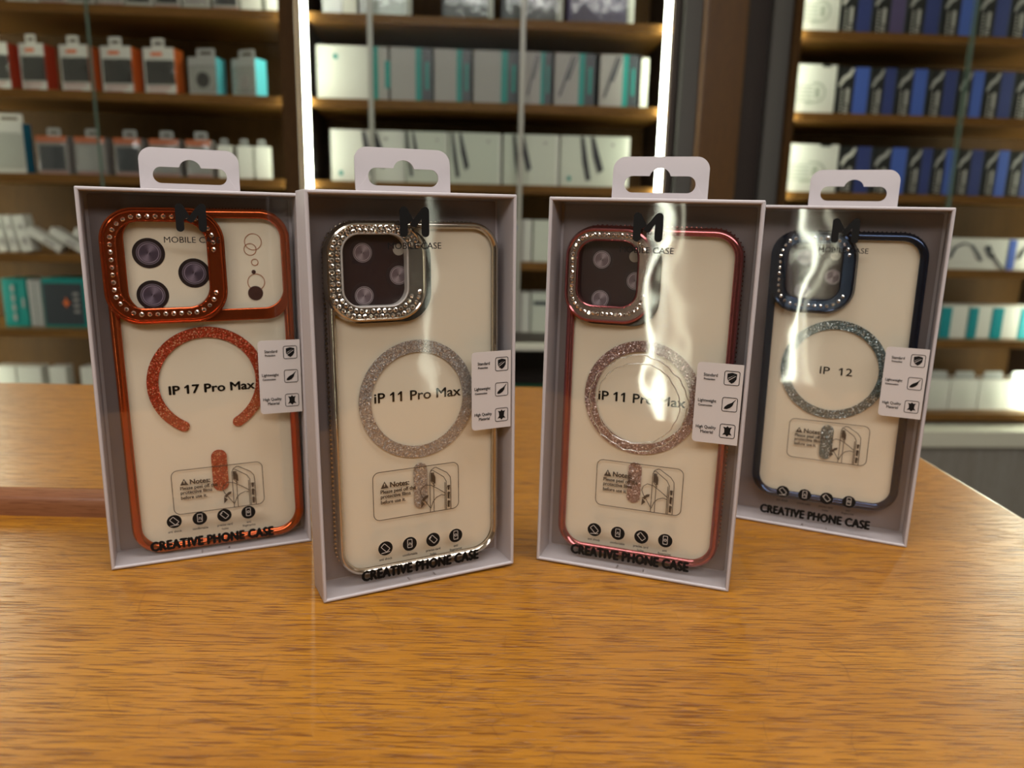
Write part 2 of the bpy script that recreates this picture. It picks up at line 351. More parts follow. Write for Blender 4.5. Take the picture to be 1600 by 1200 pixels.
# ------------------------------------------------------------------ the boxed phone cases
W, H, D, WT = 0.105, 0.199, 0.0205, 0.0020
mm = 0.001
BOXES = [  # origin, (yaw, lean, tilt)
    ((-0.21167, 0.37056, 0.00027), (0.41678, -0.00275, 0.00203)),
    ((-0.09078, 0.34036, 0.00027), (0.46031, -0.01336, -0.00782)),
    ((0.01566, 0.39449, 0.00058), (-0.32222, -0.00449, 0.00465)),
    ((0.14276, 0.46408, 0.00029), (-0.41677, -0.00106, 0.00252))]
def box_matrix(i):
    o, (yaw, lean, tilt) = BOXES[i]
    return Matrix.Translation(o) @ Matrix.Rotation(yaw, 4, 'Z') @ Matrix.Rotation(lean, 4, 'X') @ Matrix.Rotation(tilt, 4, 'Y')
def prism_logo():
    """the bold rounded M of two stems and two slanting strokes"""
    u0, u1, v0, v1, s = 43.7 * mm, 58.3 * mm, 178.0 * mm, 192.2 * mm, 3.9 * mm; um = (u0 + u1) / 2
    def cap(x0, x1, z0): return [(x0 + (x1 - x0) / 2 + (x1 - x0) / 2 * math.cos(a), z0 + (x1 - x0) / 2 + (x1 - x0) / 2 * math.sin(a)) for a in [PI + k * PI / 8 for k in range(9)]]
    left = cap(u0, u0 + s, v0) + [(u0 + s, v1 - 8.2 * mm), (um - 0.5 * mm, v1 - 6.3 * mm), (u0 + 3.6 * mm, v1 - 0.7 * mm), (u0 + 2.2 * mm, v1), (u0 + 0.8 * mm, v1 - 0.4 * mm), (u0, v1 - 1.6 * mm)]
    right = cap(u1 - s, u1, v0) + [(u1, v1 - 1.6 * mm), (u1 - 0.8 * mm, v1 - 0.3 * mm), (u1 - 2.4 * mm, v1), (u1 - 3.7 * mm, v1 - 0.8 * mm), (um - 2.3 * mm, v1 - 8.2 * mm), (um - 0.4 * mm, v1 - 9.6 * mm), (um + 1.0 * mm, v1 - 9.3 * mm), (u1 - s, v1 - 5.6 * mm)]
    return left, right
def make_box(label):
    t = thing('phone_case_box', label, 'box', None, 'boxed phone cases on the counter')
    # tray: four walls with folded-over front rims and a back
    prof = [(-0.00005, D), (-0.00005, 0.0007), (-0.0005, 0.0001), (-0.0012, 0.0), (-0.0017, 0.0003), (-WT, 0.0010), (-WT, D)]
    a = sweep('w', rrect(0, W, 0, H, 0.0006, 2), prof)
    bm = bmesh.new(); add_box(bm, 0.0005, W - 0.0005, D - 0.0012, D, 0.0005, H - 0.0005); b = bm_mesh('b', bm)
    link('tray', join('tray', [a, b]), 'card', t)
    bk = flat('backing_card', [rrect(0.0036, W - 0.0036, 0.0030, H - 0.0030, 0.001, 2)], D - 0.0020, D - 0.0013)
    link('backing_card', bk, 'backing', t)
    # hang tab with a euro slot
    hole = rrect(34.5 * mm, 70.5 * mm, 202.3 * mm, 210.6 * mm, 4.1 * mm)
    slot = [p for p in hole]
    bump = [(52.5 * mm + 5.4 * mm * math.cos(a), 209.6 * mm + 5.0 * mm * math.sin(a)) for a in [0.2 + k * (PI - 0.4) / 12 for k in range(13)]]
    k = max(i for i, p in enumerate(slot) if p[0] > 58 * mm) + 1
    slot = slot[:k] + bump + slot[k:]
    tab = flat('hang_tab', [rrect(28.2 * mm, 76.8 * mm, 197.5 * mm, 220.2 * mm, 6.5 * mm, 8, (0, 0, 1, 1)), slot], D - 0.0011, D - 0.0002)
    for v in tab.vertices:                       # the tab curls slightly
        v.co.y += 0.9 * max(0, v.co.z - 0.2) ** 2 * 4
    link('hang_tab', tab, 'card', t)
    # window film and what is printed on it
    film = flat('window_film', [rrect(WT + 0.00002, W - WT - 0.00002, WT + 0.00002, H - WT - 0.00002, 0.0008, 2)], 0.0007, 0.00085)
    fo = link('window_film', film, 'film', t)
    y = 0.00055
    L, R = prism_logo()
    link('logo_print', flat('logo_print', [L, R], y - 0.00008, y + 0.00008), 'ink', fo)
    link('name_print', text_mesh('MOBILE CASE', y, 26.6 * mm, 4.3 * mm, 0, 51.0 * mm, 174.0 * mm), 'ink', fo)
    link('slogan_print', text_mesh('CREATIVE PHONE CASE', y, 63.4 * mm, 7.4 * mm, 0.00046, 51.7 * mm, 10.0 * mm, spacing=1.06), 'ink', fo)
    caps = (('anti shock',), ('comfortable',), ('precise card', 'holes'), ('anti', 'fingerprint'))
    for j, (cx, words_) in enumerate(zip((32.3, 45.2, 57.9, 70.6), caps)):
        cx *= mm; cz = 23.0 * mm
        g = []
        def ph(ax, az, hw, hh, ang):
            c, s = math.cos(ang), math.sin(ang)
            return [(cx + ax + x * c - z * s, cz + az + x * s + z * c) for x, z in rrect(-hw, hw, -hh, hh, 0.0003, 2)]
        hw, hh, ang = ((1.25, 2.1, 0.75), (1.2, 2.2, 0), (1.25, 2.1, 0.75), (1.15, 2.3, 0))[j]
        g += stroke(ph(0, 0.0003, hw * mm, hh * mm, ang), 0.00028, True)
        if j == 0: g += stroke([(cx - 2.2 * mm, cz - 2.4 * mm), (cx + 2.2 * mm, cz - 2.0 * mm)], 0.00028)
        if j == 1: g += stroke([(cx - 0.5 * mm, cz - 0.6 * mm), (cx - 0.2 * mm, cz + 0.7 * mm), (cx + 0.5 * mm, cz + 0.4 * mm), (cx + 0.6 * mm, cz - 0.9 * mm)], 0.0003)
        if j == 2: g += stroke([(cx - 1.9 * mm, cz + 0.8 * mm), (cx - 1.1 * mm, cz + 1.6 * mm)], 0.00028)
        if j == 3: g += stroke(circle(cx, cz + 0.0003, 0.6 * mm, 16), 0.0003, True)
        ic = link('icon_print', flat('icon_print', [circle(cx, cz, 3.75 * mm)], y - 0.00006, y + 0.00006), 'ink', fo)
        link('icon_lines', flat('icon_lines', g, y - 0.00014, y - 0.00007), 'iconwhite', ic)
        link('caption_print', join('caption', [text_mesh(s, y, None, 1.9 * mm, 0.00002, cx, (17.3 - 2.1 * q) * mm, xs=0.86) for q, s in enumerate(words_)]), 'ink2', fo)
    # seal sticker with three claims
    st = link('seal_sticker', flat('seal_sticker', [rrect(80.0 * mm, 102.3 * mm, 79.3 * mm, 120.4 * mm, 2.0 * mm, 5, (1, 0, 0, 1))], 0.00042, 0.00054), 'sticker', t)
    ys = 0.00036; g = []
    for cz in (113.4, 100.0, 86.3):
        g += [flat('f', stroke(rrect(93.4 * mm, 100.6 * mm, (cz - 3.5) * mm, (cz + 3.5) * mm, 0.9 * mm, 3), 0.00032, True), ys - 0.00004, ys + 0.00004)]
    def shp(pts, ux, vz): return [((ux + a) * mm, (vz + b) * mm) for a, b in pts]
    sh = shp([(-2.3, 2.2), (0, 2.8), (2.3, 2.2), (2.2, -0.4), (1.2, -1.9), (0, -2.7), (-1.2, -1.9), (-2.2, -0.4)], 97, 113.4)
    bars = [shp([(-1.9 + q, -1.3 + r), (1.5 + q, 1.1 + r), (1.5 + q, 1.55 + r), (-1.9 + q, -0.85 + r)], 97, 113.4) for q, r in ((0.1, 0.9), (0.25, -0.15))]
    g += [flat('f', [sh] + bars, ys - 0.00004, ys + 0.00004)]
    g += [flat('f', [shp([(-2.6, -2.3), (-2.3, -1.2), (-0.9, 0.1), (0.9, 1.0), (2.6, 2.7), (2.8, 2.6), (1.9, 1.2), (1.5, -0.3), (0.4, -1.6), (-1.2, -2.4)], 97, 100.0)], ys - 0.00004, ys + 0.00004)]
    hide = [(0, 2.7), (0.7, 1.9), (2.1, 2.2), (1.5, 0.9), (1.4, -0.7), (2.3, -2.0), (0.9, -1.8), (0, -2.8)]
    g += [flat('f', [shp(hide + [(-a, b) for a, b in hide[-2:0:-1]], 97, 86.3)], ys - 0.00004, ys + 0.00004)]
    for a, b, cz in (('Standard', 'Protection', 113.4), ('Lightweight', 'Construction', 100.0), ('High Quality', 'Material', 86.3)):
        same = a.startswith('High')
        g.append(text_mesh(a, ys, None, 2.25 * mm, 0.00003, 0, (cz + 0.9) * mm, left=(81.6 if a != 'Standard' else 83.4) * mm, xs=0.86))
        g.append(text_mesh(b, ys, None, (2.25 if same else 1.5) * mm, 0.00003, 0, (cz - 1.3) * mm, left=(84.0 if same else 81.8 if a != 'Standard' else 83.6) * mm, xs=0.86))
    link('sticker_print', join('sticker_print', g), 'ink', st)
    # thumb notch outline at the foot
    link('tuck_flap', flat('tuck_flap', [[(45 * mm, WT), (60 * mm, WT), (58.5 * mm, WT + 0.0003), (46.5 * mm, WT + 0.0003)]], 0.0022, 0.006), 'card', t)
    return t
def kids(o): return [c for c in bpy.data.objects if c.parent == o]
def copy_tree(o, parent=None):
    c = o.copy(); COL.objects.link(c); c.parent = parent
    for k in kids(o): copy_tree(k, c)
    return c
BL = ['white windowed box holding the orange phone case, leftmost of the four on the counter',
      'white windowed box holding the silver phone case, beside the orange one',
      'white windowed box holding the pink phone case, in front of the blue one',
      'white windowed box holding the blue phone case, rightmost and farthest on the counter']
b0 = make_box(BL[0]); box_roots = [b0] + [copy_tree(b0) for _ in range(3)]
for i, b in enumerate(box_roots): b.matrix_world = box_matrix(i); b['label'] = BL[i]

def contact_contour():
    m = clear('stuck_film', (1, 1, 1), 0.22, 15.0, 1.5); M['stuck'] = m
    rnd = random.Random(3); fo = next(k for k in kids(box_roots[2]) if k.name.startswith('window_film'))
    def loop(r0, jit, n):
        ph = [rnd.uniform(0, 6.28) for _ in range(5)]
        return [(51.3 * mm + (r0 + jit * (math.sin(5 * a + ph[0]) + 0.7 * math.sin(13 * a + ph[1]) + 0.6 * math.sin(23 * a + ph[2])) ) * mm * math.cos(a),
                 95.6 * mm + (r0 + jit * (math.sin(4 * a + ph[3]) + 0.7 * math.sin(13 * a + ph[1]) + 0.6 * math.sin(23 * a + ph[2]))) * mm * math.sin(a)) for a in [2 * PI * k / n for k in range(n)]]
    for pts, r in ((loop(21.3, 0.25, 90), 0.28 * mm), (loop(25.2, 0.42, 140), 0.30 * mm)):  # added tubes stand in for the bright reflection where film touches the case
        link('contact_glint', sweep('contact_glint', pts, [(r * math.cos(a), 0.0005 + r * 0.6 * math.sin(a)) for a in [-2 * PI * k / 8 for k in range(8)]]), 'stuck', fo)
contact_contour()
M['orange'] = mat('orange_plating', (0.45, 0.085, 0.022), 0.13, 0.85)
M['silver'] = mat('silver_plating', (0.55, 0.50, 0.42), 0.10, 0.95)
M['pink'] = mat('pink_plating', (0.36, 0.11, 0.115), 0.12, 0.88)
M['blue'] = mat('blue_plating', (0.020, 0.033, 0.065), 0.14, 0.8)
M['darkflange'] = mat('dark_plating', (0.06, 0.05, 0.045), 0.2, 0.8)  # darker plating of the frame's lower step
M['ring_orange'] = glitter('orange_glitter', (0.42, 0.055, 0.02), (0.95, 0.5, 0.3))
M['ring_silver'] = glitter('silver_glitter', (0.42, 0.39, 0.37), (1, 0.97, 0.92))
M['ring_pink'] = glitter('pink_glitter', (0.30, 0.20, 0.19), (0.95, 0.85, 0.85))
M['ring_blue'] = glitter('blue_glitter', (0.115, 0.165, 0.175), (0.8, 0.92, 0.95))
M['frame_silver'] = mat('stone_bed_silver', (0.22, 0.195, 0.17), 0.25, 0.8)
M['frame_pink'] = mat('stone_bed_pink', (0.22, 0.155, 0.13), 0.25, 0.8)

CASES = [  # u centre, foot, tilt, width, height, corner, band, camera outer, camera opening, gap rows, stone pitch, ring(cu,cv,ro,ri), gap, bar(u,v0,v1,w)
    dict(mat='orange', frame='orange', ring='ring_orange', u=(9.9, 101.1), v=(3.3, 189.8), r=15.5, band=4.9, tilt=-0.013, cam=(9.9, 66.6, 132.0, 189.2), hole=(16.4, 58.8, 139.0, 183.2), cr=16, hr=11,
         gap=(148, 168), pitch=3.75, gem=1.28, k=0.6, rc=(54.3, 97.6, 30.4, 24.6), arc=0.53, bar=(56.7, 34.6, 58.7, 8.2), text=('IP 17 Pro Max', 56.3, 94.1, 43.6, 6.7, 0.00026), note=(31.6, 79.2, 24.2, 49.6)),
    dict(mat='silver', frame='frame_silver', ring='ring_silver', u=(10.2, 98.2), v=(7.0, 185.2), r=14.5, band=3.3, tilt=0, cam=(9.6, 57.4, 138.6, 184.3), hole=(16.9, 48.3, 145.4, 179.4), cr=15, hr=8.5,
         gap=(152, 172), pitch=2.75, gem=1.28, rows=2, rc=(54.1, 96.7, 30.7, 24.5), arc=0, bar=(54.6, 38.0, 62.8, 7.4), text=('iP 11 Pro Max', 54.7, 98.9, 46.1, 7.2, 0.00014), note=(28.8, 75.3, 35.4, 61.1)),
    dict(mat='pink', frame='frame_pink', ring='ring_pink', u=(9.8, 97.2), v=(7.0, 185.4), r=14.5, band=4.2, tilt=0, cam=(9.4, 54.2, 136.2, 183.8), hole=(15.5, 46.4, 144.5, 177.8), cr=14.5, hr=8.5,
         gap=(151, 172), pitch=2.35, gem=1.15, k=0.52, rc=(52.0, 96.7, 30.6, 24.9), arc=0, bar=(51.0, 38.4, 61.2, 7.2), text=('iP 11 Pro Max', 51.7, 96.1, 45.8, 7.2, 0.00014), note=(30.5, 76.8, 35.0, 61.0)),
    dict(mat='blue', frame='blue', ring='ring_blue', u=(11.4, 96.6), v=(16.9, 184.6), r=14.5, band=4.7, tilt=-0.008, cam=(13.8, 59.0, 137.2, 184.0), hole=(21.0, 51.5, 144.5, 177.4), cr=14.5, hr=8,
         gap=(150, 170), pitch=3.45, gem=1.12, k=0.5, rc=(53.1, 101.9, 30.3, 25.0), arc=0, bar=(53.6, 45.5, 67.2, 7.2), text=('IP  12', 54.7, 101.2, 18.2, 6.6, 0.00005), note=(31.3, 77.1, 44.6, 69.5))]
CY = 0.0072            # depth of the case's clear back behind the box front
gem_me = None
def gem_mesh():
    bm = bmesh.new(); n = 8
    lo = [bm.verts.new((math.cos(2 * PI * k / n), 0, math.sin(2 * PI * k / n))) for k in range(n)]
    mi = [bm.verts.new((0.92 * math.cos(2 * PI * k / n + 0.4), -0.45, 0.92 * math.sin(2 * PI * k / n + 0.4))) for k in range(n)]
    hi = [bm.verts.new((0.5 * math.cos(2 * PI * k / n), -0.85, 0.5 * math.sin(2 * PI * k / n))) for k in range(n)]
    for A, B in ((lo, mi), (mi, hi)):
        for k in range(n):
            bm.faces.new((A[k], A[(k + 1) % n], B[k])); bm.faces.new((A[(k + 1) % n], B[(k + 1) % n], B[k]))
    bm.faces.new(hi); bm.faces.new(lo[::-1]); me = bm_mesh('gem', bm); me.materials.append(M['gem']); return me
CL = ['orange plated clear phone case with rhinestone camera frame and open glitter ring', 'silver plated clear phone case with wide glitter camera frame and silver glitter ring',
      'pink plated clear phone case with rhinestone camera frame and rosy glitter ring', 'dark blue plated clear phone case with beaded camera frame and blue glitter ring']
DL = ['cream dummy card with three big lenses printed, inside the orange phone case', 'cream dummy card with dark camera print, inside the silver phone case',
      'cream dummy card with dark camera print, inside the pink phone case', 'cream dummy card with dark camera print, inside the blue phone case']
LENSES = [([(30.8, 167.1), (51.7, 156.5), (31.0, 145.5)], 7.7), ([(28.0, 170.6), (45.7, 159.6), (28.2, 150.1)], 6.4),
          ([(26.7, 168.0), (44.9, 157.8), (26.8, 147.6)], 5.9), ([(30.8, 168.9), (47.3, 157.9), (31.0, 149.0)], 5.6)]
def make_case(i, c):
    global gem_me
    ua, ub, va, vb = *c['u'], *c['v']; uc, wd, ht = (ua + ub) / 2, ub - ua, vb - va
    vm = (va + vb) / 2
    base = box_matrix(i) @ Matrix.Translation((uc * mm, CY, vm * mm)) @ Matrix.Rotation(c['tilt'], 4, 'Y') @ Matrix.Translation((0, 0, -ht / 2 * mm))
    t = thing('phone_case', CL[i], 'phone case', base, 'phone cases in the boxes')
    X = lambda u: (u - uc) * mm
    Z = lambda v: (v - va) * mm
    w2, h = wd / 2 * mm, ht * mm
    out = rrect(-w2, w2, 0, h, c['r'] * mm, 12); b = c['band'] * mm
    prof = [(-b, 0.0008), (-b + 0.0006, -0.0002), (-b * 0.55, -0.0010), (-0.0012, -0.0008), (-0.0003, 0.0), (0, 0.0012), (0, 0.0092), (-0.0006, 0.0104), (-0.0022, 0.0108), (-0.0026, 0.0100), (-0.0024, 0.0020), (-b, 0.0014)]
    link('bumper', sweep('bumper', out, prof), c['mat'], t)
    # fine ribbing round the outer wall
    bm = bmesh.new(); pts = resample(out, 0.0016 if i == 0 else 0.0024)
    for k, p in enumerate(pts):
        q = pts[(k + 1) % len(pts)]; a = pts[k - 1]; dx, dz = q[0] - a[0], q[1] - a[1]; d = math.hypot(dx, dz); nx, nz = dz / d, -dx / d
        if abs(p[0]) < w2 * 0.6 and p[1] < h * 0.5: continue
        s = 0.00045 if i == 0 else 0.0006
        vs = [bm.verts.new((p[0] + nx * o + dx / d * e, yy, p[1] + nz * o + dz / d * e)) for yy in (0.0075, 0.0098) for o, e in ((-0.0002, -s), (0.0005, -s * 0.4), (0.0005, s * 0.4), (-0.0002, s))]
        for f in ((0, 1, 2, 3), (7, 6, 5, 4), (0, 4, 5, 1), (1, 5, 6, 2), (2, 6, 7, 3), (3, 7, 4, 0)): bm.faces.new([vs[j] for j in f])
    link('edge_ribbing', bm_mesh('edge_ribbing', bm), c['mat'], t)
    ins = b * 0.8
    link('clear_back', flat('clear_back', [rrect(-w2 + ins, w2 - ins, ins, h - ins, (c['r'] - c['band'] * 0.8) * mm, 10)], 0.0010, 0.0018), 'clearplate', t)
    # camera frame with its stones
    a0, a1, z0, z1 = c['cam']; o0, o1, y0, y1 = c['hole']
    outer = rrect(X(a0), X(a1), Z(z0), Z(z1), c['cr'] * mm, 10); inner = rrect(X(o0), X(o1), Z(y0), Z(y1), c['hr'] * mm, 10)
    fr = link('camera_frame', flat('camera_frame', [outer, inner], -0.0026, 0.0008, 0.0007), c['frame'], t)
    if i in (1, 2, 3):                                     # plated wall round the stone bed
        link('camera_rim', sweep('camera_rim', outer, [(-0.0013, -0.0030), (-0.0007, -0.0034), (0.0001, -0.0031), (0.0004, -0.0016), (0.0012, 0.0), (0.0012, 0.001), (-0.0013, 0.001)]), c['mat'], t)
    else:
        link('camera_rim', sweep('camera_rim', outer, [(-0.0016, -0.0028), (-0.0012, -0.0034), (-0.0005, -0.0030), (0.0, -0.0036), (0.0008, -0.0030), (0.0011, 0.001), (-0.0016, 0.001)]), c['mat'], t)
    link('camera_lip', sweep('camera_lip', inner, [(-0.0002, 0.002), (-0.0002, -0.0026), (0.0003, -0.0031), (0.0008, -0.0026), (0.0008, 0.002)]), 'lip' if i == 1 else c['mat'], t)
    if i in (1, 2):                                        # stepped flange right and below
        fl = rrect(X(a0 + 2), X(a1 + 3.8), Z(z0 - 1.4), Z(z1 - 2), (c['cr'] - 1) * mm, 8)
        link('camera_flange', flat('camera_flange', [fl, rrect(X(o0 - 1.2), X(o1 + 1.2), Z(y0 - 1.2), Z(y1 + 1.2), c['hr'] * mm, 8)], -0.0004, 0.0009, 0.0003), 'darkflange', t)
    if i == 0:                                             # plated bar across the whole top
        o = rrect(X(ua + 2), X(ub - 2), Z(131.0), Z(vb - 2), 12 * mm, 10); n_ = rrect(X(20), X(ub - 4.8), Z(137.4), Z(vb - 4.8), 10.5 * mm, 10)
        link('camera_bar', flat('camera_bar', [o, n_], -0.0009, 0.0009, 0.0005), c['mat'], t)
    if gem_me is None: gem_me = gem_mesh()
    rows = c.get('rows', 1); n_st = 0
    for q in range(rows):
        f = (0.5,) if rows == 1 else (0.32, 0.70)
        k = f[q] if rows > 1 else c['k']
        mid = rrect(X(a0 + (o0 - a0) * k), X(a1 + (o1 - a1) * k), Z(z0 + (y0 - z0) * k), Z(z1 + (y1 - z1) * k), (c['cr'] + (c['hr'] - c['cr']) * k) * mm, 12)
        for p in resample(mid, c['pitch'] * mm):
            v = p[1] / mm + va
            if p[0] > X((o0 + o1) / 2) + 0.008 and c['gap'][0] < v < c['gap'][1]: continue
            if n_st >= 100: continue
            g = link('rhinestone', gem_me, None, fr, (p[0], -0.0026, p[1])); s = c['gem'] * mm * random.uniform(0.92, 1.05); g.scale = (s, s, s)
            g.rotation_euler = (random.uniform(-0.14, 0.14), random.uniform(0, 1), random.uniform(-0.14, 0.14)); n_st += 1
    # glitter ring and bar
    ru, rv, ro, ri = c['rc']
    if c['arc']:
        g = c['arc']; n = 60; A = [-PI / 2 + g + (2 * PI - 2 * g) * k / n for k in range(n + 1)]; rm, rw = (ro + ri) / 2 * mm, (ro - ri) / 2 * mm; cx, cz = X(ru), Z(rv)
        o = [(cx + ro * mm * math.cos(a), cz + ro * mm * math.sin(a)) for a in A]; e = A[-1]
        o += [(cx + rm * math.cos(e) + rw * math.cos(e + a), cz + rm * math.sin(e) + rw * math.sin(e + a)) for a in [PI * k / 8 for k in range(1, 8)]]
        o += [(cx + ri * mm * math.cos(a), cz + ri * mm * math.sin(a)) for a in A[::-1]]; e = A[0]
        o += [(cx + rm * math.cos(e) + rw * math.cos(e + PI + a), cz + rm * math.sin(e) + rw * math.sin(e + PI + a)) for a in [PI * k / 8 for k in range(1, 8)]]
        loops = [o]
    else: loops = [circle(X(ru), Z(rv), ro * mm, 72), circle(X(ru), Z(rv), ri * mm, 72)]
    link('magnet_ring', flat('magnet_ring', loops, 0.00185, 0.0023), c['ring'], t)
    bu, b0, b1, bw = c['bar']
    link('magnet_bar', flat('magnet_bar', [rrect(X(bu - bw / 2), X(bu + bw / 2), Z(b0), Z(b1), bw / 2 * mm * 0.98, 8)], 0.00185, 0.0023), c['ring'], t)
    # advice print on the protective film
    n0, n1, m0, m1 = c['note']; yn = 0.0006; pw, phh = n1 - n0, m1 - m0
    P = lambda a, b_: (X(n0 + a * pw), Z(m0 + b_ * phh))
    lw = 0.00038; g = []
    g.append(flat('n', stroke(rrect(X(n0), X(n1), Z(m0), Z(m1), 3.4 * mm, 6), lw, True), yn - 0.00004, yn + 0.00004))
    tri = [P(0.085, 0.655), P(0.175, 0.655), P(0.13, 0.80)]
    g.append(flat('n', [tri, [P(0.126, 0.695), P(0.134, 0.695), P(0.136, 0.755), P(0.124, 0.755)]], yn - 0.00004, yn + 0.00004))
    g.append(text_mesh('Notes:', yn, 0.215 * pw * mm, 3.9 * mm, 0.00016, 0, P(0, 0.715)[1], left=P(0.195, 0)[0]))
    for s, z_, wd_ in (('Please peel off the', 0.575, 0.40), ('protective films', 0.475, 0.34), ('before use it.', 0.37, 0.28)):
        g.append(text_mesh(s, yn, wd_ * pw * mm, 2.7 * mm, 0.00009, 0, P(0, z_)[1], left=P(0.085, 0)[0]))
    lines = [[P(.655, .0), P(.655, .83), P(.67, .90), P(.71, .945), P(.73, .945), P(.86, .80), P(.90, .70), P(.905, .58), P(.905, .0)],
             [P(.70, .0), P(.70, .60), P(.70, .85)], [P(.665, .88), P(.69, .89), P(.82, .72), P(.85, .62), P(.85, .0)], [P(.835, .60), P(.835, .0)],
             [P(.668, .84), P(.668, .66), P(.715, .55), P(.725, .60), P(.725, .74), P(.685, .84), P(.668, .84)], [P(.685, .82), P(.685, .68)], [P(.71, .78), P(.71, .60)],
             [P(.865, .52), P(.865, .42), P(.893, .42), P(.893, .52), P(.865, .52)], [P(.868, .38), P(.868, .24), P(.893, .22), P(.893, .37), P(.868, .38)], [P(.868, .19), P(.868, .05), P(.893, .04), P(.893, .18), P(.868, .19)],
             [P(.84, .36), P(.75, .48), P(.67, .575), P(.60, .60), P(.555, .54), P(.54, .45), P(.56, .36), P(.66, .08)], [P(.66, .08), P(.69, .22), P(.73, .30), P(.79, .34), P(.83, .32)]]
    for q in lines: g.append(flat('n', stroke(q, lw), yn - 0.00004, yn + 0.00004))
    g.append(flat('n', [[P(.545, .12), P(.555, .29), P(.575, .25), P(.60, .30), P(.63, .33), P(.635, .38), P(.60, .37), P(.565, .31), P(.55, .29)], [P(.545, .12), P(.55, .28), P(.59, .20)]], yn - 0.00004, yn + 0.00004))
    link('advice_print', join('advice_print', g), 'ink2', t)
    # dummy card inside the case
    d = thing('dummy_card', DL[i], 'card', base, 'dummy cards inside the phone cases')
    yc = 0.0032
    link('card_sheet', flat('card_sheet', [rrect(-w2 + 0.0027, w2 - 0.0027, 0.0027, h - 0.0027, (c['r'] - 2.7) * mm, 8)], yc, 0.0095), 'cream', d)
    if i: link('camera_print', flat('camera_print', [rrect(X(o0 - 2), X(o1 + 1.5), Z(y0 - 2), Z(y1 + 2), 9 * mm, 6)], yc - 0.0001, yc), 'camprint', d)
    ls, lr = LENSES[i]
    for (lu, lv) in ls:
        me = flat('lens_print', [circle(0, 0, lr * mm, 48)], -0.00022, -0.00012)
        link('lens_print', me, 'lens' if i == 0 else 'lens2', d, (X(lu), yc, Z(lv)))
    if i: link('flash_print', flat('flash_print', [circle(0, 0, 2.9 * mm, 32)], -0.00022, -0.00012), 'flash', d, (X((0, 45.9, 43.8, 47.6)[i]), yc, Z((0, 172.0, 170.2, 170.7)[i])))
    else:
        M['sensor'] = mat('sensor_outline', (0.40, 0.17, 0.09), 0.5); M['sensorfill'] = mat('sensor_dark', (0.055, 0.02, 0.018), 0.4)
        for su, sv, sr in ((82.2, 172.6, 4.5), (80.5, 168.6, 3.3), (82.5, 161.7, 1.9), (82.6, 151.0, 4.6)):
            link('sensor_outline', flat('sensor_outline', [circle(X(su), Z(sv), sr * mm), circle(X(su), Z(sv), (sr - 0.4) * mm)], yc - 0.0002, yc), 'sensor', d)
        for su, sv, sr in ((81.6, 156.5, 1.1), (81.9, 145.0, 3.9)):
            link('sensor_print', flat('sensor_print', [circle(X(su), Z(sv), sr * mm)], yc - 0.0003, yc - 0.0001), 'sensorfill', d)
    s, tu, tv, tw, ts, bold = c['text']
    link('model_print', text_mesh(s, yc - 0.00015, tw * mm, ts * mm, bold, X(tu), Z(tv)), 'ink', d)
for i, c in enumerate(CASES): make_case(i, c)

# ------------------------------------------------------------------ wall cabinets
SHELF = [1.010, 0.764, 0.527, 0.288, 0.050, -0.184, -0.437]           # shelf tops
def cabinet(label, x0, x1, led_l, led_r, shelves, foot, edges, stiles=()):
    t = thing('display_cabinet', label, 'display cabinet', BG @ Matrix.Translation(((x0 + x1) / 2, 0, -1.0)), 'wall cabinets')
    c = (x0 + x1) / 2; X = lambda s: s - c
    Z = lambda z: z + 1.0
    box('side_panel', X(x0), X(x0) + 0.022, 0.01, 0.34, Z(foot), Z(1.25), 'darkwood', t)
    box('side_panel', X(x1) - 0.022, X(x1), 0.01, 0.34, Z(foot), Z(1.25), 'darkwood', t)
    box('back_panel', X(x0), X(x1), 0.34, 0.36, Z(foot), Z(1.25), 'panel', t)
    box('top_panel', X(x0), X(x1), 0.01, 0.36, Z(1.25), Z(1.28), 'darkwood', t)
    for z in shelves: box('shelf', X(x0) + 0.022, X(x1) - 0.022, 0.022, 0.34, Z(z) - 0.025, Z(z), 'shelf', t, 0.001)
    for s, dd, lw in (led_l, led_r): box('led_strip', X(s) - lw / 2, X(s) + lw / 2, dd, dd + 0.014, Z(foot) + 0.02, Z(1.24), 'led', t)
    for a, b_ in stiles: box('front_stile', X(a), X(b_), -0.022, 0.008, Z(foot), Z(1.28), 'panel', t)
    for a, b_, y, m, w_ in edges:
        p = box('glass_pane', X(a), X(b_), y, y + 0.005, Z(foot) + 0.01, Z(1.24), 'glass', t)
        e = b_ if m[1] else a
        box('glass_edge', X(e) - w_ / 2, X(e) + w_ / 2, y - 0.0005, y + 0.0055, Z(foot) + 0.01, Z(1.24), m[0], p)
    return t
cabinet('left glass fronted wall cabinet of orange and white packs, behind the orange case box', -1.76, -0.510, (-1.70, 0.006, 0.11), (-0.536, 0.010, 0.014), SHELF, -0.46, [(-1.73, -1.092, -0.012, ('glassedge', 1), 0.006), (-1.098, -0.56, -0.004, ('glassedge', 0), 0.001)], [(-0.553, -0.506)])
cabinet('middle wall cabinet between two bright light strips, behind the silver and pink case boxes', -0.505, 0.625, (-0.487, 0.006, 0.014), (0.588, 0.006, 0.014), SHELF[:6], -0.20, [(-0.47, 0.153, -0.012, ('glasspale', 1), 0.014), (-0.295, 0.57, -0.004, ('glasspale', 0), 0.014)])
cabinet('right wall cabinet of blue packs, behind the blue phone case box', 0.970, 2.09, (0.990, 0.010, 0.014), (2.03, 0.006, 0.11), SHELF, -0.46, [(1.02, 1.525, -0.012, ('glassedge', 1), 0.006), (1.519, 2.05, -0.004, ('glassedge', 0), 0.001)], [(0.962, 0.987)])
